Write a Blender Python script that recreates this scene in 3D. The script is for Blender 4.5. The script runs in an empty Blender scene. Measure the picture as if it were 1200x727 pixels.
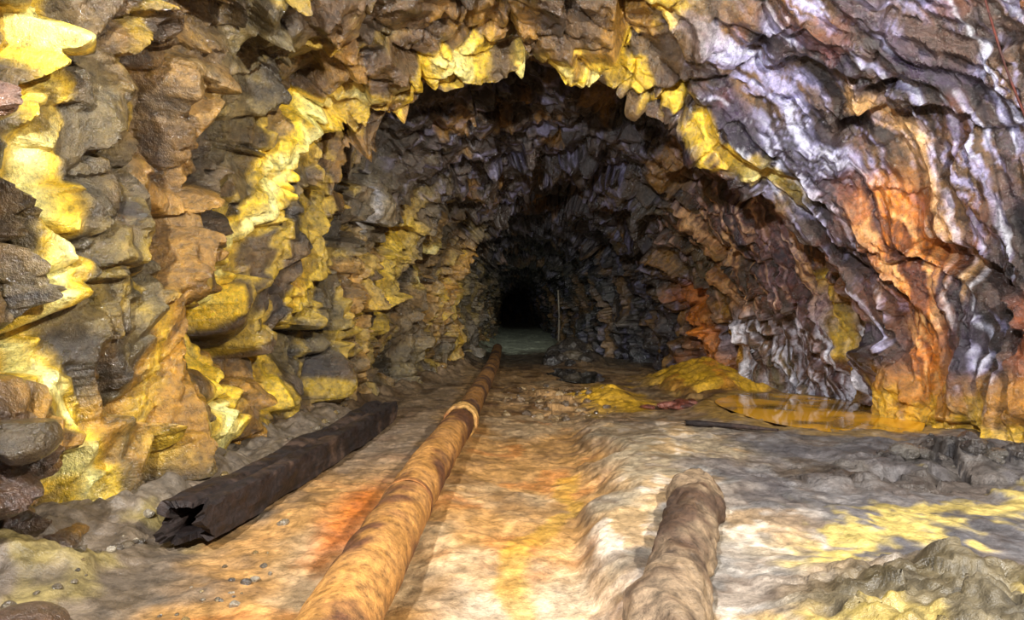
import bpy, bmesh, math, random
import numpy as np
from mathutils import Vector
random.seed(7)
f32=np.float32
# ---------------------------------------------------------------- noise tools
def hsh(ix,iy,iz,s):
    n=(ix.astype(np.uint32)*np.uint32(374761393)+iy.astype(np.uint32)*np.uint32(668265263)
       +iz.astype(np.uint32)*np.uint32(2246822519)+np.uint32((s*3266489917+12345)&0xffffffff))
    n=(n^(n>>np.uint32(13)))*np.uint32(1274126177)
    n=(n^(n>>np.uint32(15)))*np.uint32(2654435761)
    n=n^(n>>np.uint32(16))
    return ((n&np.uint32(0xffffff)).astype(f32))/f32(0xffffff)
def vn(p,s=0):
    b=np.floor(p); f=(p-b).astype(f32); b=b.astype(np.int64)
    u=f*f*f*(f*(f*6-15)+10)
    r=0
    for dx in(0,1):
        wx=u[:,0] if dx else 1-u[:,0]
        for dy in(0,1):
            wy=u[:,1] if dy else 1-u[:,1]
            for dz in(0,1):
                wz=u[:,2] if dz else 1-u[:,2]
                r=r+wx*wy*wz*hsh(b[:,0]+dx,b[:,1]+dy,b[:,2]+dz,s)
    return r*2-1
def fbm(p,o=4,s=0,g=.5):
    r=0;a=1;t=0
    for i in range(o):
        r=r+a*vn(p*(2.03**i)+i*17.3,s+i); t+=a; a*=g
    return r/t
def vor(p,s=0):
    b=np.floor(p).astype(np.int64); f=(p-b).astype(f32)
    n=len(p); F1=np.full(n,9,f32);F2=np.full(n,9,f32)
    D=np.zeros((n,3),f32); C=np.zeros((n,3),np.int64)
    for dx in(-1,0,1):
        for dy in(-1,0,1):
            for dz in(-1,0,1):
                cx,cy,cz=b[:,0]+dx,b[:,1]+dy,b[:,2]+dz
                vx=dx+hsh(cx,cy,cz,s)-f[:,0]; vy=dy+hsh(cx,cy,cz,s+1)-f[:,1]; vz=dz+hsh(cx,cy,cz,s+2)-f[:,2]
                d=np.sqrt(vx*vx+vy*vy+vz*vz)
                m=d<F1
                F2=np.where(m,F1,np.minimum(F2,d)); F1=np.where(m,d,F1)
                D[m,0]=-vx[m];D[m,1]=-vy[m];D[m,2]=-vz[m]
                C[m,0]=cx[m];C[m,1]=cy[m];C[m,2]=cz[m]
    return F1,F2,D,C
def sst(a,b,x):
    t=np.clip((x-a)/(b-a),0,1); return t*t*(3-2*t)
def rot(p,ax,deg):
    a=math.radians(deg); c,s=math.cos(a),math.sin(a)
    M={'x':[[1,0,0],[0,c,-s],[0,s,c]],'y':[[c,0,s],[0,1,0],[-s,0,c]]}[ax]
    return (p@np.array(M,f32).T).astype(f32)
def chunk(p,sc,seed,tilt,off,wp=None,cw=.09):
    # piece-wise planar blocks: cells come from warped space, planes from straight space
    sc=np.array(sc,f32); q=p/sc
    qq=q if wp is None else (p+wp)/sc
    F1,F2,D,C=vor(qq,seed)
    if wp is not None: D=D-wp/sc
    r=[hsh(C[:,0],C[:,1],C[:,2],seed+10+i) for i in range(4)]
    t=np.stack([r[0],r[1],r[2]],1)*2-1
    d=off*(r[3]*2-1)+tilt*(t*D).sum(1)
    return d, 1-sst(0,cw,F2-F1), r[3]
def lin(c):
    c=np.array(c,f32)/255.; return np.where(c<=.04045,c/12.92,((c+.055)/1.055)**2.4).astype(f32)
def mixc(a,b,w):
    w=np.clip(w,0,1)[:,None]; return a*(1-w)+b*w

# ---------------------------------------------------------------- materials
def rockmat(name,bumpd=.03,rough=(.35,.75),scale=9,contrast=.55,spec=.5,coat=0,cr=.12):
    m=bpy.data.materials.new(name); m.use_nodes=True; nt=m.node_tree; N=nt.nodes; L=nt.links
    b=N['Principled BSDF']; tc=N.new('ShaderNodeTexCoord')
    at=N.new('ShaderNodeAttribute'); at.attribute_name='Col'
    n1=N.new('ShaderNodeTexNoise'); n1.inputs['Scale'].default_value=scale; n1.inputs['Detail'].default_value=5; n1.inputs['Roughness'].default_value=.74
    L.new(tc.outputs['Object'],n1.inputs['Vector'])
    r=N.new('ShaderNodeMapRange'); r.inputs[1].default_value=.32;r.inputs[2].default_value=.68
    r.inputs[3].default_value=1-contrast; r.inputs[4].default_value=1+contrast
    L.new(n1.outputs['Fac'],r.inputs[0])
    mx=N.new('ShaderNodeVectorMath'); mx.operation='SCALE'
    L.new(at.outputs['Color'],mx.inputs[0]); L.new(r.outputs[0],mx.inputs['Scale'])
    L.new(mx.outputs[0],b.inputs['Base Color'])
    n2=N.new('ShaderNodeTexNoise'); n2.inputs['Scale'].default_value=scale*.35; n2.inputs['Detail'].default_value=2
    L.new(tc.outputs['Object'],n2.inputs['Vector'])
    rr=N.new('ShaderNodeMapRange'); rr.inputs[1].default_value=.38;rr.inputs[2].default_value=.62
    rr.inputs[3].default_value=rough[0];rr.inputs[4].default_value=rough[1]
    L.new(n2.outputs['Fac'],rr.inputs[0]); L.new(rr.outputs[0],b.inputs['Roughness'])
    b.inputs['Specular IOR Level'].default_value=spec
    b.inputs['Coat Weight'].default_value=coat; b.inputs['Coat Roughness'].default_value=cr; b.inputs['Coat IOR'].default_value=1.6
    bp=N.new('ShaderNodeBump'); bp.inputs['Strength'].default_value=1; bp.inputs['Distance'].default_value=bumpd
    L.new(n1.outputs['Fac'],bp.inputs['Height']); L.new(bp.outputs[0],b.inputs['Normal'])
    if coat: L.new(bp.outputs[0],b.inputs['Coat Normal'])
    return m
M_rock=rockmat('wet_rock_material',.045,(.22,.5),13,.65,.6,.9,.14)
M_floor=rockmat('muddy_floor_material',.022,(.3,.8),12,.5,.4,.25,.3)
M_obj=rockmat('rusted_object_material',.02,(.5,.85),16,.6,.4)

def mesh_obj(name,V,F,col,mat,smooth=True,sharp=None):
    me=bpy.data.meshes.new(name)
    V=np.ascontiguousarray(V,dtype=f32); F=np.ascontiguousarray(F,dtype=np.int32)
    me.vertices.add(len(V)); me.vertices.foreach_set('co',V.ravel())
    k=F.shape[1]
    me.loops.add(F.size); me.loops.foreach_set('vertex_index',F.ravel())
    me.polygons.add(len(F)); me.polygons.foreach_set('loop_start',np.arange(0,F.size,k,dtype=np.int32))
    me.polygons.foreach_set('loop_total',np.full(len(F),k,np.int32))
    me.update(calc_edges=True); me.validate()
    a=me.attributes.new('Col','FLOAT_COLOR','POINT')
    c=np.ones((len(V),4),f32); c[:,:3]=np.clip(col,0,1); a.data.foreach_set('color',c.ravel())
    me.polygons.foreach_set('use_smooth',np.full(len(F),smooth,bool))
    if sharp: me.set_sharp_from_angle(angle=math.radians(sharp))
    me.materials.append(mat)
    o=bpy.data.objects.new(name,me); bpy.context.scene.collection.objects.link(o); return o
def gridfaces(nr,nc):
    i=np.arange(nr-1)[:,None]*nc+np.arange(nc-1)[None,:]; i=i.ravel()
    return np.stack([i,i+1,i+nc+1,i+nc],1)

# ---------------------------------------------------------------- tunnel rings
R={
-4:[(-2.6,-.4),(-2.75,.8),(-2.8,2),(-2.7,3.2),(-2.3,4.4),(-1,5.3),(.8,5.6),(2.6,5.4),(4.3,4.6),(5.1,3.2),(5.3,1.5),(5.3,-.4)],
5:[(-2.6,-.4),(-2.75,.8),(-2.8,2),(-2.7,3.2),(-2.3,4.4),(-1,5.2),(.8,5.4),(2.6,5.3),(4.3,4.6),(5.1,3.2),(5.3,1.5),(5.3,-.4)],
6:[(-2.6,-.4),(-2.72,.8),(-2.78,2),(-2.7,3.2),(-2.4,4.2),(-1.2,4.9),(.5,5.1),(2.4,5.2),(4.0,4.5),(4.9,3.1),(5.1,1.4),(5.15,-.4)],
7:[(-2.6,-.4),(-2.7,.8),(-2.75,2),(-2.68,3.1),(-2.4,4.0),(-1.1,4.65),(.45,4.95),(2.0,4.9),(3.4,4.2),(4.4,3.0),(4.9,1.4),(5.05,-.4)],
7.8:[(-2.6,-.4),(-2.66,.8),(-2.68,1.9),(-2.56,3.0),(-2.25,3.75),(-1.1,4.3),(.45,4.7),(1.7,4.4),(2.8,3.7),(3.85,2.7),(4.6,1.3),(4.95,-.4)],
8.3:[(-2.58,-.4),(-2.62,.8),(-2.5,1.8),(-2.28,2.9),(-1.95,3.5),(-1.0,4.1),(.45,4.55),(1.75,4.1),(2.7,3.45),(3.6,2.65),(4.5,1.2),(4.95,-.4)],
8.7:[(-2.55,-.4),(-2.6,.8),(-2.6,1.9),(-2.55,2.9),(-2.35,4.0),(-.9,4.95),(.5,5.4),(1.95,4.95),(3.15,4.1),(4.05,2.85),(4.9,1.2),(5.35,-.4)],
9.6:[(-2.55,-.4),(-2.6,.8),(-2.55,1.9),(-2.4,2.9),(-2.1,3.9),(-.9,4.7),(.5,5.0),(1.9,4.7),(3.1,3.9),(4.0,2.8),(4.9,1.2),(5.35,-.4)],
11:[(-2.4,-.4),(-2.45,.8),(-2.4,1.8),(-2.2,2.8),(-1.7,3.6),(-.6,4.2),(.6,4.45),(1.8,4.2),(2.8,3.4),(3.6,2.5),(4.3,1.4),(5.0,-.4)],
13.5:[(-1.9,-.4),(-2.0,.8),(-1.95,1.8),(-1.75,2.7),(-1.2,3.5),(-.3,3.9),(.8,4.1),(1.8,3.9),(2.7,3.25),(3.5,2.4),(4.0,1.4),(4.3,-.4)],
15.6:[(-1.25,-.4),(-1.35,.8),(-1.3,1.8),(-1.15,2.6),(-.7,3.3),(0,3.75),(.85,3.95),(1.8,3.7),(2.7,3.05),(3.3,2.2),(3.7,1.2),(3.8,-.4)],
16.2:[(-1.35,-.4),(-1.55,.8),(-1.7,1.8),(-1.65,2.9),(-1.15,4.0),(-.1,4.7),(.85,5.0),(1.9,4.7),(3.1,3.9),(3.8,2.5),(4.0,1.2),(3.9,-.4)],
18:[(-1.35,-.4),(-1.5,.8),(-1.5,1.8),(-1.35,2.7),(-.85,3.5),(0,3.9),(.85,4.1),(1.9,3.9),(2.8,3.2),(3.3,2.3),(3.6,1.2),(3.7,-.4)],
21:[(-1.2,-.4),(-1.25,.8),(-1.2,1.7),(-1.05,2.5),(-.6,3.05),(.1,3.45),(.9,3.65),(1.7,3.4),(2.2,2.9),(2.6,2.2),(2.8,1.2),(2.9,-.4)],
21.8:[(-1.3,-.4),(-1.45,.8),(-1.5,1.7),(-1.45,2.6),(-1.0,3.5),(-.1,4.1),(.85,4.3),(1.8,4.0),(2.7,3.4),(3.1,2.4),(3.2,1.2),(3.2,-.4)],
27:[(-1.1,-.4),(-1.15,.8),(-1.1,1.6),(-.95,2.3),(-.55,2.9),(0,3.25),(.7,3.4),(1.4,3.25),(2.0,2.8),(2.3,2.1),(2.5,1.2),(2.6,-.4)],
28:[(-1.2,-.4),(-1.3,.8),(-1.35,1.6),(-1.25,2.5),(-.8,3.3),(-.1,3.8),(.75,4.0),(1.6,3.8),(2.3,3.2),(2.6,2.2),(2.8,1.2),(2.8,-.4)],
35:[(-1.0,-.4),(-1.1,.8),(-1.1,1.6),(-.95,2.3),(-.55,2.85),(0,3.2),(.7,3.35),(1.3,3.2),(1.8,2.8),(2.1,2.1),(2.3,1.2),(2.4,-.4)],
60:[(-.9,-.4),(-1.0,.8),(-1.0,1.6),(-.85,2.3),(-.45,2.8),(0,3.1),(.6,3.25),(1.2,3.1),(1.6,2.7),(1.9,2.1),(2.1,1.2),(2.2,-.4)],
110:[(-1.1,-.4),(-1.2,.8),(-1.2,1.6),(-1.0,2.3),(-.6,2.85),(0,3.2),(.75,3.35),(1.4,3.2),(2.0,2.8),(2.4,2.1),(2.6,1.2),(2.7,-.4)],
}
keys=sorted(R); K=np.array([R[k] for k in keys],float)
NC=720
tt=np.linspace(0,11,NC)
def catmull(P,t):
    i=np.clip(np.floor(t).astype(int),0,10); u=(t-i)[:,None]
    g=lambda j:P[np.clip(j,0,11)]
    p0,p1,p2,p3=g(i-1),g(i),g(i+1),g(i+2)
    return .5*((2*p1)+(-p0+p2)*u+(2*p0-5*p1+4*p2-p3)*u**2+(-p0+3*p1-3*p2+p3)*u**3)
KR=np.array([catmull(k,tt) for k in K])
def ys():
    y=[-4.];
    while y[-1]<110:
        c=y[-1]
        if c<2: s=.15
        elif c<8.8: s=.020
        elif c<17: s=.020+(c-8.8)*.004
        elif c<35: s=.06+(c-17)*.006
        else: s=.4+(c-35)*.02
        y.append(c+s)
    return np.array(y)
Y=ys(); NR=len(Y)
G=np.empty((NR,NC,3))
kk=np.array(keys,float)
for c in range(NC):
    G[:,c,0]=np.interp(Y,kk,KR[:,c,0]); G[:,c,2]=np.interp(Y,kk,KR[:,c,1])
G[:,:,1]=Y[:,None]
shift=-np.where(Y>55,((Y-55)/50)**2*7,0); G[:,:,0]+=shift[:,None]
dT=np.gradient(G,axis=1); dY=np.gradient(G,axis=0)
Nn=np.cross(dT,dY); Nn/=np.linalg.norm(Nn,axis=2)[:,:,None]
kb=15
Np=np.pad(Nn,((kb//2,kb//2),(0,0),(0,0)),mode='edge'); Nn=sum(Np[i:i+NR] for i in range(kb)); Nn/=np.linalg.norm(Nn,axis=2)[:,:,None]
cen=np.stack([.9+shift,Y,np.full(NR,1.8)],1)[:,None,:]-G
sg=np.sign((Nn*cen).sum(2,keepdims=True)); Nn*=np.where(sg==0,1,sg)
P=G.reshape(-1,3).astype(f32); Nn=Nn.reshape(-1,3).astype(f32)
T=np.tile(tt/11,NR).astype(f32); YY=P[:,1].copy()
warp=np.stack([fbm(P*.9+9,3,50),fbm(P*.9+40,3,60),fbm(P*.9+80,3,70)],1).astype(f32)
warpf=np.stack([fbm(P*3+9,2,51),fbm(P*3+40,2,61),fbm(P*3+80,2,71)],1).astype(f32)
wr=sst(.63,.74,T)*(1-sst(9,13,YY))
cl=sst(.34,.42,T)*(1-sst(.64,.72,T))*(1-sst(8.8,10,YY))      # near roof: bigger, calmer slabs
d1,c1,r1=chunk(P,(1.15,1.15,1.4),1,.50,.17,warp*.35,.07)
Pr=rot(rot(P,'x',28),'y',20)
d2,c2,r2=chunk(Pr,(.50,.46,.66),101,.32,.09,warp*.15+warpf*.02,.07)
d3,c3,r3=chunk(Pr,(.22,.20,.30),201,.13,.034,warpf*.04)
big=fbm(P*.45,2,5)*.16
arc=T*14
fp=np.stack([YY*2.6+fbm(P*.8,2,33)*1.3, arc*.40, np.zeros_like(arc)],1)
fold=1-np.abs(fbm(fp,4,90,.55))*2.2
fp2=np.stack([YY*8+fbm(P*1.3,2,37)*2.0, arc*.6, np.ones_like(arc)],1)
fold2=1-np.abs(fbm(fp2,4,95,.6))*2
brk=sst(-.3,.3,fbm(P*.8+31,2,350))
crk=sst(-.2,.25,fbm(P*1.1+77,2,360))
fine=fbm(P*7,3,370,.6)
rocky=d1*.85*(1-.15*cl)+d2*(1-.6*wr)*(1-.35*cl)+d3*(1-.45*wr)*(1-.4*cl)-(c1*.18+c2*.10)*(.25+.75*crk)*(1-.4*wr)
disp=big+rocky*(1-.35*wr)+wr*(fold*.30+fold2*.15*(.5+.5*brk)-.14)
rib=np.abs(np.mod(YY/2.7+fbm(P*.3,2,77)*.5,1)-.5)*2
disp+=sst(28,31,YY)*(rib-.5)*.5*sst(.08,.25,T)*(1-sst(.85,.97,T))
ml=(1-sst(.25,.4,T))*sst(7.5,9,YY)*(1-sst(16,18,YY))
disp+=ml*(fold*.24+fold2*.08)-ml*.06
disp-=.08
dg=disp.reshape(NR,NC); dg=np.pad(dg,1,mode='edge')
dg=(dg[1:-1,:-2]+4*dg[1:-1,1:-1]+dg[1:-1,2:])/6; dg=np.pad(dg,((1,1),(0,0)),mode='edge'); dg=(dg[:-2]+4*dg[1:-1]+dg[2:])/6
disp=dg.ravel()+fine*.014
fade=1-sst(45,60,YY)*.5
PD=P+Nn*(disp*fade)[:,None]+ (warp*0.02)
PD=PD+0.004*np.stack([vn(P*22,301),vn(P*22,302),vn(P*22,303)],1)
X,Yd,Z=PD[:,0],P[:,1],P[:,2]
# ---------------------------------------------------------------- wall colours
n_a=fbm(P*.7,4,400); n_b=fbm(P*1.9+5,4,410); n_c=fbm(P*4.5,3,420); n_d=fbm(P*np.array([1.5,1.5,.5])+3,4,430)
n_v=fbm(np.stack([P[:,0]*1.5,P[:,1]*3.6,P[:,2]*.55],1)+21,4,440)
brown=lin((96,72,38)); dark=lin((36,27,19)); olive=lin((120,104,60)); ochre=lin((184,132,38)); grey=lin((130,118,92))
yel=lin((234,192,48)); pale=lin((250,236,150)); orange=lin((216,126,36)); rust=lin((124,62,24)); lav=lin((176,172,216)); purp=lin((42,33,56)); navy=lin((36,36,50)); peach=lin((238,184,114)); white=lin((228,230,240))
C=np.tile(brown,(len(P),1))
C=mixc(C,olive,sst(-.1,.35,n_a)*.8)
C=mixc(C,grey,sst(.05,.5,n_b)*.5*sst(1.5,3,Z))
C=mixc(C,dark,sst(.05,.4,-n_b)*.85)
C=mixc(C,ochre,sst(-.08,.3,n_d)*(.35+.5*(1-sst(1,3.2,Z))))
C*= (.42+.8*r2)[:,None]*(.7+.5*r3)[:,None]
C=mixc(C,dark*.6,(c2*.5+c1*.6)*crk)  # crack darkening: crevice shade painted into the rock colour
leftm=1-sst(.40,.47,T)
C=mixc(C,yel*.8,leftm*sst(.18,.34,n_v)*.55*sst(4.2,4.8,Yd))
wv=n_b*.55+n_c*.35+n_a*.15+(r3-.5)*.2
def streak(tab,col,core,strength=1.,k=1.):
    global C
    z=np.array([a[0] for a in tab]);o=np.argsort(z);z=z[o]
    cy=np.array([a[1] for a in tab])[o]; hw=np.array([a[2] for a in tab])[o]
    c=np.interp(Z,z,cy);h=np.interp(Z,z,hw)
    d=np.abs(Yd+wv*h*1.0*k-c)/h
    ez=sst(z[0]-.15,z[0]+.1,Z)*(1-sst(z[-1]-.1,z[-1]+.2,Z))
    bk=sst(-.6,-.1,n_c+n_b*.6+(r2-.5)*.4)
    m=(1-sst(.75,1.15,d))*ez*leftm*strength*(.4+.6*bk)
    C=mixc(C,col*(.6+.6*r3)[:,None],m)
    C=mixc(C,core,(1-sst(.1,.75,d))*ez*leftm*strength*sst(-.15,.2,n_a+n_c*.7+.1)*.9)
streak([(4.2,3.86,.13),(3.28,3.88,.15),(2.84,3.98,.15),(2.33,3.99,.15),(1.83,4.02,.16),(1.32,3.95,.13),(.87,4.15,.17),(.35,4.42,.18),(0,4.5,.17)],yel,pale)
streak([(4.15,7.85,.2),(3.5,7.6,.30),(3.07,7.25,.34),(2.57,6.95,.27),(1.93,6.5,.24),(1.45,6.5,.22),(.94,6.4,.25),(.3,6.25,.32),(0,6.1,.3)],yel,pale)
streak([(2.2,7.95,.2),(1.85,7.85,.28),(1.1,7.65,.35),(.3,7.4,.36)],yel,ochre,.85)
streak([(3.1,11.6,.3),(2.8,11.6,.4),(1.9,11.2,.4),(1.,11,.2)],yel,yel,1,.5)
streak([(3.0,13.2,.3),(2.8,13.,.3),(2.0,12.8,.25)],yel,pale,.9,.5)
streak([(3.1,15.3,.4),(2.4,15.2,.4),(.9,15.1,.3)],ochre,yel,.9,.5)
streak([(1.9,10.2,.3),(1.4,10.3,.4),(.6,10.3,.3)],grey,white,.8)
streak([(3.9,9.9,.3),(3.2,10.1,.4),(2.7,10.1,.3)],grey,white,.7)
streak([(1.5,5.,.1),(1.1,5.0,.2),(.3,4.9,.25)],ochre,yel,.6)
C=mixc(C,lin((130,98,84)),leftm*(1-sst(3.3,3.6,Yd))*.6)
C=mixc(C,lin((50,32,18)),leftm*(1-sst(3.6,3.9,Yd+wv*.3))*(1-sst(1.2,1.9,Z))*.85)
gi=leftm*sst(8.5,10,Yd)
C=mixc(C,lin((128,112,80))*(.3+.9*r2)[:,None],gi*.45*(.4+.6*sst(-.3,.3,fold-.4)))
# ceiling
ceil=sst(.36,.42,T)*(1-sst(.66,.72,T))
C=mixc(C,lin((108,78,40))*(.3+1.*r2)[:,None],ceil*.5)
lipb=sst(6.2,6.6,Yd)*(1-sst(8.25,8.45,Yd))
C=mixc(C,yel*(.7+.5*r3)[:,None],ceil*lipb*sst(.06,.22,n_b*.8+n_a*.4+(r2-.5)*.35+.04-np.abs(X+.6)*.08)*.9)
C=mixc(C,pale,ceil*lipb*sst(.26,.42,n_b*.8+n_a*.3+(r2-.5)*.35+.16-np.abs(X-.1)*.2)*.8)
C=mixc(C,ochre,ceil*lipb*sst(.1,.4,n_d)*.45)
# right wall drapery
fc=fbm(np.stack([YY*3.4+fbm(P*.8,2,33)*1.6,arc*.33,np.zeros_like(arc)+4],1),4,500,.6)
fd=fbm(np.stack([YY*17+fbm(P*1.4,3,35)*3.0,arc*.65,np.zeros_like(arc)+8],1),4,510,.68)
R_=np.tile(lin((74,54,44)),(len(P),1))
R_=mixc(R_,lin((112,80,40)),sst(.0,.35,n_a+.3*n_b)*.85)
R_=mixc(R_,purp,sst(-.15,.3,-fc)*.85)
R_*=(.5+.8*r2)[:,None]
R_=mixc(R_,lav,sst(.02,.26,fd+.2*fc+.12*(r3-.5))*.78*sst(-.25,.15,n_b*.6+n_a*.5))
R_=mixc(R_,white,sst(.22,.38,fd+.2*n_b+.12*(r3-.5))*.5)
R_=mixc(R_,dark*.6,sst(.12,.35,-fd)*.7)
oz=np.exp(-((Yd-7.5+.1*(Z-1.5)+(n_b*.5+n_a*.2)*.35)/.27)**2)*(1-sst(2.6,3.2,Z))
oz2=np.exp(-((Yd-6.25+wv*.3)/.14)**2)*(1-sst(1.5,1.8,Z))
oz3=np.exp(-((Yd-6.95+wv*.2)/.08)**2)*sst(1.5,1.9,Z)*(1-sst(3.8,4.2,Z))
R_=mixc(R_,orange,np.clip(oz*1.3,0,1)*sst(-.5,.0,fc+fd*.7+.15)*.95)
R_=mixc(R_,rust*.6,np.clip(oz*1.2,0,1)*sst(.05,.25,-fd)*.85)
R_=mixc(R_,peach,oz*sst(.03,.25,fd+n_c*.3)*.95)
R_=mixc(R_,rust,np.clip(oz2*.9+sst(.2,.45,n_d)*.35*(1-oz),0,1))
R_=mixc(R_,peach,oz3*.8*sst(-.3,.1,fd))
R_=mixc(R_,lin((184,126,34)),(1-sst(.35,.95,Z+n_b*.5))*(Yd<8.7)*.75)
R_=mixc(R_,yel,(1-sst(.2,.6,Z+n_c*.6))*(Yd<8.7)*.6)
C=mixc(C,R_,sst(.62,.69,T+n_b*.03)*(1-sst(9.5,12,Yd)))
crest=(1-sst(.12,.22,np.abs(Yd+wv*.3-8.02)))*sst(.53,.56,T)*(1-sst(.76,.82,T))
C=mixc(C,yel*(.6+.6*r3)[:,None],crest*.9*sst(-.4,.05,n_c+.15)); C=mixc(C,pale,crest*sst(.15,.4,n_b)*.6)
rec=sst(.70,.76,T)*sst(8.5,8.8,Yd)*(1-sst(12,13.5,Yd))
C=mixc(C,rust,rec*sst(-.2,.2,fd)*.5); C=mixc(C,peach,rec*sst(.1,.35,fd)*.6*sst(1.2,2,Z))
C=mixc(C,white,rec*(1-sst(1.2,1.6,Z))*sst(0,.3,fd)*.7)
C=mixc(C,yel,rec*np.exp(-((Yd-9.3+wv*.3)/.18)**2)*(1-sst(1.8,2.2,Z))*.8)
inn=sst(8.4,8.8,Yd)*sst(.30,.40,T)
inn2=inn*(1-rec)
C=mixc(C,C*.2+navy*.35,inn2*.88)  # navy rock past the arch, darkened further: recess shade put into the colour
C=mixc(C,lav*.7,inn2*sst(.15,.4,fd+n_c*.3)*.35)
C=mixc(C,orange,inn2*sst(.74,.80,T)*np.exp(-((Yd-13.5+wv)/.7)**2)*(1-sst(1.7,2.3,Z))*.9)
C=mixc(C,ochre,inn2*sst(.15,.35,n_d)*.35)
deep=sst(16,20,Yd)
C=mixc(C,C*.5+lin((62,66,68))*(.4+.8*r2)[:,None]*.6,deep*.85)  # deep walls: fading light painted in as a darker colour
C=np.clip(C,0.003,.9)

def strip(c0,c1,name):
    idx=(np.arange(NR)[:,None]*NC+np.arange(c0,c1+1)[None,:]).ravel()
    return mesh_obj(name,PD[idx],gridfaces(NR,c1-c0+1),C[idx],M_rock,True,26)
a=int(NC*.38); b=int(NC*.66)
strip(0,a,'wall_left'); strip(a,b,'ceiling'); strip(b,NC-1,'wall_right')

# ---------------------------------------------------------------- floor
def fy():
    y=[-4.]
    while y[-1]<110:
        c=y[-1]; s=.12 if c<1.8 else .014+.0035*max(0,c-4) if c<12 else .06+(c-12)*.012
        y.append(c+s)
    return np.array(y)
FY=fy(); FX=np.linspace(-3.3,5.9,640)
def floor_h(x,y):
    p=np.stack([x,y,np.zeros_like(x)],1).astype(f32)
    n1=fbm(p*.8,3,600); n2=fbm(p*3.2,4,610); n3=fbm(p*11,3,620)
    h=n1*.06+n2*.034+n3*.014
    e=np.interp(y,[0,3.1,4.1,5.5,7.2,9,12],[.40,.38,.36,.62,.74,1.0,1.6])+n2*.2+n1*.25
    slab=sst(-.05,.30,x-e)*(1-sst(7.,10,y)*.85)
    h=h+slab*.14 - .05*(1-slab)*sst(-.6,-.1,x)
    lw=np.interp(y,[0,8,11,13.5,16,60],[-2.65,-2.62,-2.4,-1.9,-1.3,-1.2])
    h+=.16*(1-sst(0,.55,x-lw))*(1+n2)
    c,ck,_=chunk(p+np.array([0,0,3],f32)+n2[:,None]*.1,(.5,.5,.5),640,.25,.06)
    c2_,_,_=chunk(p+np.array([0,0,7],f32)+n2[:,None]*.06,(.2,.2,.2),660,.10,.02)
    d=np.sqrt(((x-2.15)/1.05)**2+((y-2.55)/.95)**2)
    h+=(1-sst(.3,1.15,d+n1*.3+n2*.15))*(.20+n2*.16+n3*.05+c2_*.8+c*.2)
    w=np.exp(-(((x-4.2)/.7)**2+((y-5.7)/.6)**2)); h+=w*(.12+c*.7+n2*.1+c2_)
    w=np.exp(-(((x-3.0)/.8)**2+((y-5.2)/.45)**2)); h+=w*(c2_*.8+n2*.08)
    d=np.sqrt(((x-3.9)/1.2)**2+((y-12.9)/2.3)**2); h+=(.50+n2*.3)*(1-sst(.1,1.2,d+n2*.5))
    d=np.sqrt(((x-1.75)/.6)**2+((y-11.5)/2.0)**2); h+=(.12+n2*.2)*(1-sst(.1,1.1,d+n2*.5))
    d=np.sqrt(((x-1.9)/.85)**2+((y-19)/2.2)**2); h+=(.45+c*.9)*(1-sst(.2,1.1,d+n2*.3))
    m=np.exp(-(((x-.8)/.7)**2+((y-11)/2.2)**2)); h+=m*(c*.5)
    d=np.sqrt(((x-4.1)/1.1)**2+((y-8.8)/1.6)**2)+n2*.22; pud=1-sst(.85,1.04,d)
    bank=np.exp(-((d-1.15)/.25)**2)*(y<11)*.9; h=h*(1-bank)+(.14+n2*.04)*bank; h=h*(1-pud)+.03*pud
    d=np.sqrt(((x-1.55)/.62)**2+((y-15.2)/1.5)**2)+n2*.15; pud2=1-sst(.7,1.05,d); h=h*(1-pud2)-.09*pud2
    return h,slab,n1,n2,n3,c,pud
gx,gy=np.meshgrid(FX,FY); gx=gx.ravel();gy=gy.ravel()
gz,slab,n1,n2,n3,cc,pud=floor_h(gx,gy)
sx=-np.where(gy>55,((gy-55)/50)**2*7,0)
FP=np.stack([gx+sx,gy,gz],1)
p=np.stack([gx,gy,np.zeros_like(gx)],1).astype(f32)
na=fbm(p*1.1+3,4,700); nb=fbm(p*2.6+7,4,710); nc=fbm(p*7,3,720)
cream=lin((200,178,142)); tan=lin((196,148,88)); greyf=lin((134,130,126)); ora=lin((206,114,42)); gold=lin((212,164,44)); brn=lin((88,64,40)); drk=lin((46,42,40))
F=np.tile(tan,(len(gx),1))
F=mixc(F,cream,sst(0,.4,na)*.6); F=mixc(F,ora,sst(.08,.42,nb-.1)*.4)
F=mixc(F,brn,sst(.1,.38,-nb+nc*.5)*.5)
near=1-sst(3.2,4.3,gy+nb*.8)
F=mixc(F,lin((200,190,168)),near*(1-slab)*sst(-.5,-.1,gx)*.6)
F=mixc(F,ora,(1-sst(.3,1.1,np.sqrt(((gx+1.15)/.28)**2+((gy-4.8)/1.1)**2)+nb*.6))*.9)
F=mixc(F,gold,(1-sst(.05,.13,np.abs(gx-np.interp(gy,[3,4,5,6],[.0,.1,.45,.6])+nb*.2)))*(gy<6)*.5)
ls=1-sst(-2.05,-1.55,gx+nb*.5); F=mixc(F,lin((108,100,88)),ls*.9); F=mixc(F,lin((164,146,78)),ls*sst(.1,.4,nb)*.6*(gy<4.6))
F=mixc(F,lin((146,130,112)),(1-sst(-1.2,-.9,gx+na*.5))*(1-ls)*sst(5,7,gy)*.8)
S=np.tile(lin((178,160,130)),(len(gx),1))
S=mixc(S,greyf,sst(-.1,.35,na)*.85); S=mixc(S,lin((202,162,106)),sst(0,.35,nb)*.6); S=mixc(S,lin((210,202,188)),sst(.1,.4,nc+na*.4)*.5)
S=mixc(S,brn,sst(.0,.3,-nb+nc*.5)*.6)
S=mixc(S,lin((86,86,92)),sst(1.6,2.8,gx+na)*(1-sst(7.2,8,gy))*.8)
F=mixc(F,S,slab)
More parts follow.
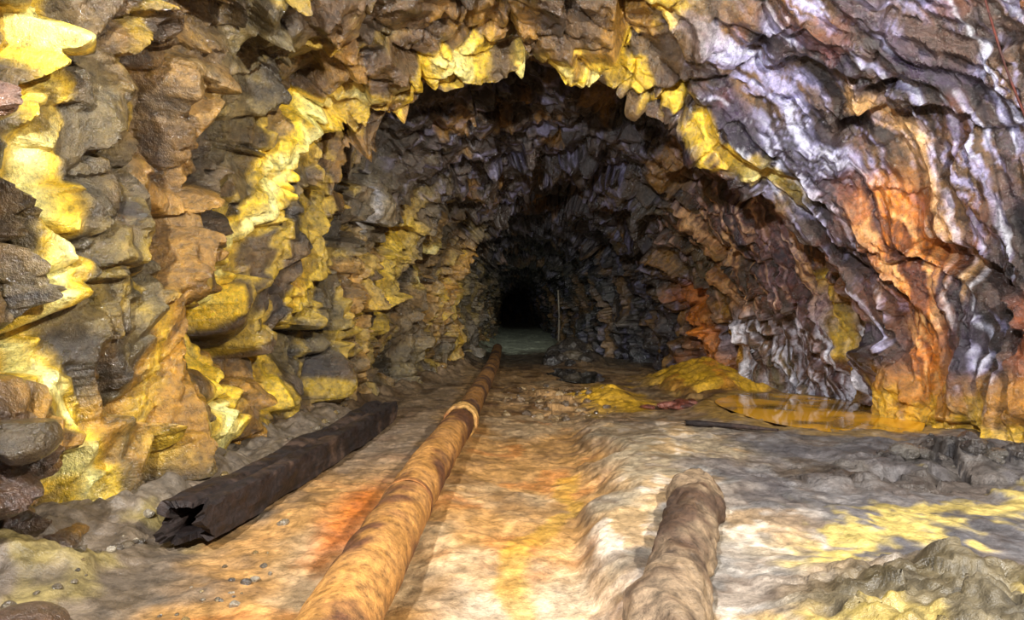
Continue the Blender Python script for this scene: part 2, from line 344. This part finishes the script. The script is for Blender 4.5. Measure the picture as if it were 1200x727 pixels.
F=mixc(F,brn,np.exp(-((slab-.45)/.28)**2)*.5*(gy<9))
md=np.sqrt(((gx-2.15)/1.0)**2+((gy-2.45)/.85)**2); F=mixc(F,lin((94,84,60))*(1+.9*nb)[:,None],(1-sst(.7,1.1,md+n1*.3))*.95)
F=mixc(F,lin((180,156,70)),(1-sst(.8,1.3,md+n1*.3))*sst(.05,.35,nb+nc*.3)*.5)
yl=np.interp(gx,[1.2,1.8,2.3,3.0,4],[3.5,3.65,3.95,4.3,4.6]); ym=(1-sst(.08,.40,np.abs(gy-yl+nb*.6+nc*.5)))*sst(1.5,1.8,gx+nc*.3)
F=mixc(F,lin((216,192,104)),ym*.8)
F=mixc(F,drk,np.exp(-(((gx-4.1)/.8)**2+((gy-5.8)/.55)**2))*.9)
F=mixc(F,drk,sst(-.05,.2,nb)*np.exp(-(((gx-2.9)/1.0)**2+((gy-5.4)/.6)**2))*.85)
mid=sst(8,10,gy); F=mixc(F,lin((136,110,78)),mid*.6); F=mixc(F,brn*.6,mid*sst(0,.3,nb)*.7)
g1=1-sst(.45,1.1,np.sqrt(((gx-3.8)/1.3)**2+((gy-12.7)/2.4)**2)+nb*.5); F=mixc(F,gold,g1)
F=mixc(F,orange,g1*sst(.05,.35,nb)*.6)
g2=1-sst(.4,1.1,np.sqrt(((gx-1.7)/.65)**2+((gy-11.2)/2.1)**2)+nb*.8); F=mixc(F,gold,g2*.95)
dp=np.sqrt(((gx-4.1)/1.1)**2+((gy-8.8)/1.6)**2)+n2*.22; F=mixc(F,gold*.7,(1-sst(.08,.3,np.abs(dp-1.1)+nb*.3))*.5)
dd=sst(16,19,gy); F=mixc(F,lin((84,78,66)),dd*.8); F=mixc(F,lin((214,222,190)),sst(22,25,gy+nb*4)*(1-sst(44,60,gy))*.95)  # pale green far patch: light on wet floor painted into the colour
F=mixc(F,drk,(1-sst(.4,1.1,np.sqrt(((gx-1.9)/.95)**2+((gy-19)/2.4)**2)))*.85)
F*=(.86+.45*nc)[:,None]
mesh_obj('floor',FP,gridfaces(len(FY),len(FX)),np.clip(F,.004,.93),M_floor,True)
def fz(x,y):
    return float(floor_h(np.array([x],float),np.array([y],float))[0][0])

def rockface(name,y,x0,x1,z0,z1,n=70):
    xs=np.linspace(x0,x1,n);zs=np.linspace(z0,z1,n);a,b=np.meshgrid(xs,zs);a=a.ravel();b=b.ravel()
    q=np.stack([a,np.full_like(a,y),b],1).astype(f32); d,_,r=chunk(q,(.8,.8,.8),801,.3,.15); q[:,1]+=d
    mesh_obj(name,q,gridfaces(n,n),np.tile(brown,(len(q),1))*(.6+.6*r)[:,None],M_rock)
rockface('wall_back',-3.7,-3.3,5.9,-.5,6.1)
rockface('wall_far_end',108.5,-12,-3,-.5,4,30)

# ---------------------------------------------------------------- tubes
def tube(name,path,rad,col,col2,seg=40,step=.03,noise=.01,inner=None,flat=None,mat=None,crown=0,seed=0,nsc=6,mixb=0.,sharp=None,stretch=1):
    path=np.array(path,float); L=np.concatenate([[0],np.cumsum(np.linalg.norm(np.diff(path,axis=0),axis=1))])
    n=max(8,int(L[-1]/step)); s=np.linspace(0,L[-1],n)
    c=np.stack([np.interp(s,L,path[:,i]) for i in range(3)],1)
    k=9; ker=np.ones(k)/k
    cs=np.stack([np.convolve(np.pad(c[:,i],k//2,mode='reflect',reflect_type='odd'),ker,'valid') for i in range(3)],1)
    t=np.gradient(cs,axis=0); t/=np.linalg.norm(t,axis=1,keepdims=True)
    up=np.tile([0,0,1.],(n,1)); rt=np.cross(t,up); rt/=np.linalg.norm(rt,axis=1,keepdims=True); up=np.cross(rt,t)
    th=np.linspace(0,2*np.pi,seg,endpoint=False)
    rr=rad(s,L[-1]) if callable(rad) else np.full(n,rad)
    def shell(scale):
        d=np.cos(th)[None,:,None]*rt[:,None,:]+np.sin(th)[None,:,None]*up[:,None,:]
        q=(cs[:,None,:]+d*rr[:,None,None]).reshape(-1,3)*np.array([1,1/stretch,1])
        ns=fbm((q*nsc).astype(f32),4,900+seed)*noise
        r2=(rr[:,None]*scale+ns.reshape(n,seg))
        if flat is not None: r2=r2*flat(th)[None,:]
        q=cs[:,None,:]+d*r2[:,:,None]
        jag=(fbm(np.stack([np.cos(th)*2,np.sin(th)*2,th*0+seed],1).astype(f32),3,950)*crown)
        w0=np.clip(1-s/.35,0,1)[:,None]; w1=np.clip(1-(L[-1]-s)/.35,0,1)[:,None]
        q+= -t[:,None,:]*(w0*jag[None,:])[:,:,None]+t[:,None,:]*(w1*jag[None,:])[:,:,None]
        return q.reshape(-1,3)
    o=shell(1); i_=shell(inner or .8)
    V=np.concatenate([o,i_])
    a=np.arange(n-1)[:,None]*seg; j=np.arange(seg)[None,:]; j2=(j+1)%seg
    F=np.stack([(a+j).ravel(),(a+j2).ravel(),(a+seg+j2).ravel(),(a+seg+j).ravel()],1)
    off=n*seg; Fi=F[:,::-1]+off
    jj=np.arange(seg);jk=(jj+1)%seg
    e0=np.stack([jj,jj+off,jk+off,jk],1); b0=(n-1)*seg
    e1=np.stack([jj+b0,jk+b0,jk+off+b0,jj+off+b0],1)
    Fa=np.concatenate([F[:,::-1],Fi[:,::-1],e0[:,::-1],e1[:,::-1]])
    q=V.astype(f32); m=fbm(q*2.2,4,970+seed); m2=fbm(q*8,3,980+seed)
    Cc=np.tile(lin(col),(len(V),1)); Cc=mixc(Cc,lin(col2),sst(-.15,.3,m+.3*m2+mixb)); Cc*=(1+.35*m2)[:,None]
    return mesh_obj(name,V,Fa,np.clip(Cc,.003,.9),mat or M_obj,True,sharp)
def empty(name,loc=(0,0,0)):
    e=bpy.data.objects.new(name,None); e.empty_display_size=.2; bpy.context.scene.collection.objects.link(e); return e
pipe=empty('rusty_pipe')
pp=[(-.72,.9,.2),(-.715,2.6,.2),(-.69,5.1,.2),(-.60,7.55,.19)]
t1=tube('pipe_section_near',pp,.166,(166,118,60),(90,56,32),seg=56,noise=.016,inner=.9,mixb=.05,seed=1)
t2=tube('pipe_section_far',[(-.59,7.6,.18),(-.53,11.1,.17),(-.46,16.,.17),(-.5,22,.2)],.152,(146,102,52),(80,54,36),seg=40,noise=.012,inner=.9,seed=2)
t3=tube('pipe_coupling',[(-.605,7.42,.19),(-.595,7.70,.19)],.205,(190,146,80),(146,94,50),seg=48,step=.012,noise=.03,inner=.82,seed=3)
t4=tube('pipe_weld_band',[(-.70,4.25,.2),(-.70,4.31,.2)],.174,(150,98,48),(100,60,32),seg=48,step=.01,noise=.01,inner=.95,seed=4)
for t in(t1,t2,t3,t4): t.parent=pipe
def flat(th):
    c=np.abs(np.cos(th));s_=np.abs(np.sin(th)); r=1/np.maximum(c,s_*1.35)
    r=np.minimum(r,1.2)
    g=np.exp(-((th-np.pi*.5)/.2)**2)*.2
    return r*(1-g)*.96
tube('rotten_timber_beam',[(-2.0,3.95,.19),(-1.88,5.4,.17),(-1.78,7.0,.16),(-1.70,8.45,.17)],.18,(40,30,26),(82,64,52),seg=80,step=.02,noise=.035,inner=.66,flat=flat,crown=.22,seed=5,nsc=11,mixb=-.2,sharp=30,stretch=6)
tube('mud_crusted_log',[(.50,2.0,.14),(.66,2.7,.15),(1.0,3.7,.17),(1.38,4.75,.17)],lambda s,L:.165+.012*np.sin(s*3)-.03*np.clip(s-2.4,0,1),(128,108,84),(70,52,38),seg=72,step=.012,noise=.065,inner=.7,crown=.12,seed=6,nsc=6,stretch=1.6)
# ---------------------------------------------------------------- rocks
def rock_mesh(cen,size,seed,sub=3):
    bm=bmesh.new(); bmesh.ops.create_icosphere(bm,subdivisions=sub,radius=1)
    v=np.array([x.co[:] for x in bm.verts],f32); fc=np.array([[q.index for q in g.verts] for g in bm.faces]); bm.free()
    rs=np.random.RandomState(seed)
    for _ in range(9):
        nrm=rs.normal(size=3); nrm/=np.linalg.norm(nrm); dd=rs.uniform(.55,.85)
        e=(v@nrm)-dd; m=e>0; v[m]-=np.outer(e[m],nrm)
    v*=1+.06*fbm(v*2+seed,3,seed)[:,None]
    a=rs.uniform(0,6.28); ca,sa=math.cos(a),math.sin(a)
    v=v*np.array(size); v=v@np.array([[ca,sa,0],[-sa,ca,0],[0,0,1]])
    return v+np.array(cen),fc
def rocks(name,items,cols,sub=2,mat=None):
    V=[];F=[];Cc=[];o=0
    for k,(c,s,sd) in enumerate(items):
        v,f=rock_mesh(c,s,sd,sub); V.append(v);F.append(f+o);o+=len(v)
        q=cols[sd%len(cols)]; Cc.append(np.tile(lin(q),(len(v),1)))
    return mesh_obj(name,np.concatenate(V),np.concatenate(F),np.concatenate(Cc),mat or M_rock,False)
rs=np.random.RandomState(3)
def field(n,fx,fy_,s0,s1,acc=None):
    out=[]
    for i in range(n):
        x=fx();y=fy_();s=s0+(s1-s0)*rs.rand()**2.2
        if acc and not acc(x,y): continue
        out.append((x,y,s))
    return out
def build(name,it,cols,lift=.25,asp=(1.25,1.1,.8)):
    xs=np.array([a[0] for a in it]);yy=np.array([a[1] for a in it]); zz=floor_h(xs,yy)[0]
    rocks(name,[((x,y,z+s*lift),(s*asp[0],s*asp[1],s*asp[2]),i) for i,((x,y,s),z) in enumerate(zip(it,zz))],cols,2)
nb_=lambda x,y:abs(x-np.interp(y,[3.9,8.5],[-2.0,-1.72]))>.26 and x>-2.4
build('rock_rubble',field(230,lambda:-2.4+abs(rs.normal(0,.3)),lambda:rs.uniform(2.6,9),.008,.045,nb_)+field(60,lambda:rs.uniform(-2.3,-1.4),lambda:rs.uniform(2.6,4),.008,.03,nb_),
      [(118,106,86),(92,80,62),(150,138,116),(130,108,66),(76,68,58)])
build('rock_rubble.001',field(50,lambda:min(4.4,rs.normal(4.0,.3)),lambda:rs.uniform(5.3,6.2),.02,.12),[(70,64,58),(54,48,44),(90,84,76)],.1)
build('rock_rubble.002',field(120,lambda:min(1.6,rs.normal(.8,.45)),lambda:rs.uniform(9,13),.015,.08,lambda x,y:x>-.25),[(110,88,62),(84,68,50),(140,116,80)])
build('collapsed_rock_heap',field(60,lambda:min(2.3,rs.normal(1.7,.3)),lambda:rs.normal(19,.8),.1,.36),[(60,54,47),(44,40,38),(84,74,58)],.2,(1.2,1,.7))
rocks('rock_boulder',[((-2.55,3.3,.84),(.2,.26,.13),21)],[(72,60,38)],4)
rocks('rock_boulder.001',[((-2.2,2.85,.06),(.2,.2,.11),8)],[(84,62,44)],4)
build('rusted_scrap_heap',field(26,lambda:rs.normal(2.55,.15),lambda:rs.normal(9.9,.18),.06,.17),[(118,62,46),(86,48,40),(142,86,70)],.4,(1.8,1,.5))
z0=fz(2.1,7.6);z1=fz(2.9,7.0)
tube('wooden_stick',[(2.08,7.62,z0+.04),(2.5,7.3,(z0+z1)/2+.05),(2.9,7.0,z1+.04)],lambda s,L:.032-.012*s/L,(58,44,38),(36,28,26),seg=14,noise=.012,inner=.5,crown=.05,seed=8)
tube('timber_post',[(1.62,22.5,-.05),(1.66,22.5,1.2),(1.62,22.5,2.2)],.028,(92,84,68),(66,58,46),seg=14,noise=.012,inner=.5,seed=9)
tube('hanging_cable',[(4.15,5.75,4.75),(4.22,5.72,4.3),(4.38,5.7,3.7),(4.62,5.7,3.1),(4.70,5.7,2.7),(4.66,5.72,2.05)],.009,(104,50,38),(70,36,30),seg=8,noise=.003,inner=.5,seed=11)

# ---------------------------------------------------------------- water
def water(name,cx,cy,rx,ry,z,col,rough=.03,lim=99):
    me=bpy.data.meshes.new(name); bm=bmesh.new()
    vs=[bm.verts.new((min(lim,cx+rx*math.cos(a)*(1+.06*math.sin(3*a+1))),cy+ry*math.sin(a)*(1+.05*math.cos(4*a)),z)) for a in [i*2*math.pi/64 for i in range(64)]]
    bm.faces.new(vs); bm.to_mesh(me); bm.free()
    m=bpy.data.materials.new(name+'_water'); m.use_nodes=True; nt=m.node_tree; b=nt.nodes['Principled BSDF']
    tc=nt.nodes.new('ShaderNodeTexCoord'); n=nt.nodes.new('ShaderNodeTexNoise'); n.inputs['Scale'].default_value=1.4; n.inputs['Detail'].default_value=5
    nt.links.new(tc.outputs['Object'],n.inputs['Vector'])
    r=nt.nodes.new('ShaderNodeValToRGB'); r.color_ramp.elements[0].position=.45;r.color_ramp.elements[1].position=.66
    r.color_ramp.elements[0].color=(*lin(col[0]),1); r.color_ramp.elements[1].color=(*lin(col[1]),1)
    nt.links.new(n.outputs['Fac'],r.inputs['Fac']); nt.links.new(r.outputs['Color'],b.inputs['Base Color'])
    b.inputs['Roughness'].default_value=rough; b.inputs['IOR'].default_value=1.5
    me.materials.append(m); o=bpy.data.objects.new(name,me); bpy.context.scene.collection.objects.link(o)
water('puddle',4.1,8.75,1.18,1.75,.13,((244,178,36),(110,86,40)))
water('puddle.001',1.55,15.2,.75,1.8,-.03,((40,38,34),(60,56,48)))

# ---------------------------------------------------------------- lights
def area(name,loc,tgt,size,power,col):
    l=bpy.data.lights.new(name,'AREA'); l.size=size; l.energy=power; l.color=col
    o=bpy.data.objects.new(name,l); o.location=loc; o.rotation_euler=(Vector(tgt)-Vector(loc)).to_track_quat('-Z','Y').to_euler(); bpy.context.scene.collection.objects.link(o)
def spot(name,loc,tgt,ang,power,col,rad=.08,blend=.9):
    l=bpy.data.lights.new(name,'SPOT'); l.spot_size=math.radians(ang); l.spot_blend=blend; l.energy=power; l.color=col; l.shadow_soft_size=rad
    o=bpy.data.objects.new(name,l); o.location=loc; o.rotation_euler=(Vector(tgt)-Vector(loc)).to_track_quat('-Z','Y').to_euler(); bpy.context.scene.collection.objects.link(o)
area('added_flood',(3.2,.4,4.2),(-.6,8,2.4),.2,800,(1,.95,.86))  # added unseen lamp, set to one side to bring out rock relief
area('added_flood_left',(-1.3,-.2,3.8),(4.0,8,2.6),.2,760,(.92,.94,1))  # second added unseen lamp, cool, aimed at the right wall
spot('added_tunnel_spot',(.6,.1,3.0),(.5,13,1.1),24,5200,(1,.96,.88))  # added unseen spot, brightens the passage behind the first arch
spot('added_tunnel_spot_narrow',(.3,.1,2.2),(.5,34,.9),9,15000,(.93,.97,1),.06,.9)  # added unseen spot, brightens the far depth of the tunnel
w=bpy.data.worlds.new('world'); bpy.context.scene.world=w; w.use_nodes=True
w.node_tree.nodes['Background'].inputs[0].default_value=(.5,.55,.7,1); w.node_tree.nodes['Background'].inputs[1].default_value=.02
# ---------------------------------------------------------------- camera
cam=bpy.data.cameras.new('camera'); cam.sensor_width=36; cam.lens=22.5; cam.clip_end=300; cam.clip_start=.05
co=bpy.data.objects.new('camera',cam); co.location=(0,0,1.5); co.rotation_euler=(math.radians(90),0,0)
bpy.context.scene.collection.objects.link(co); bpy.context.scene.camera=co
bpy.context.scene.view_settings.view_transform='Standard'
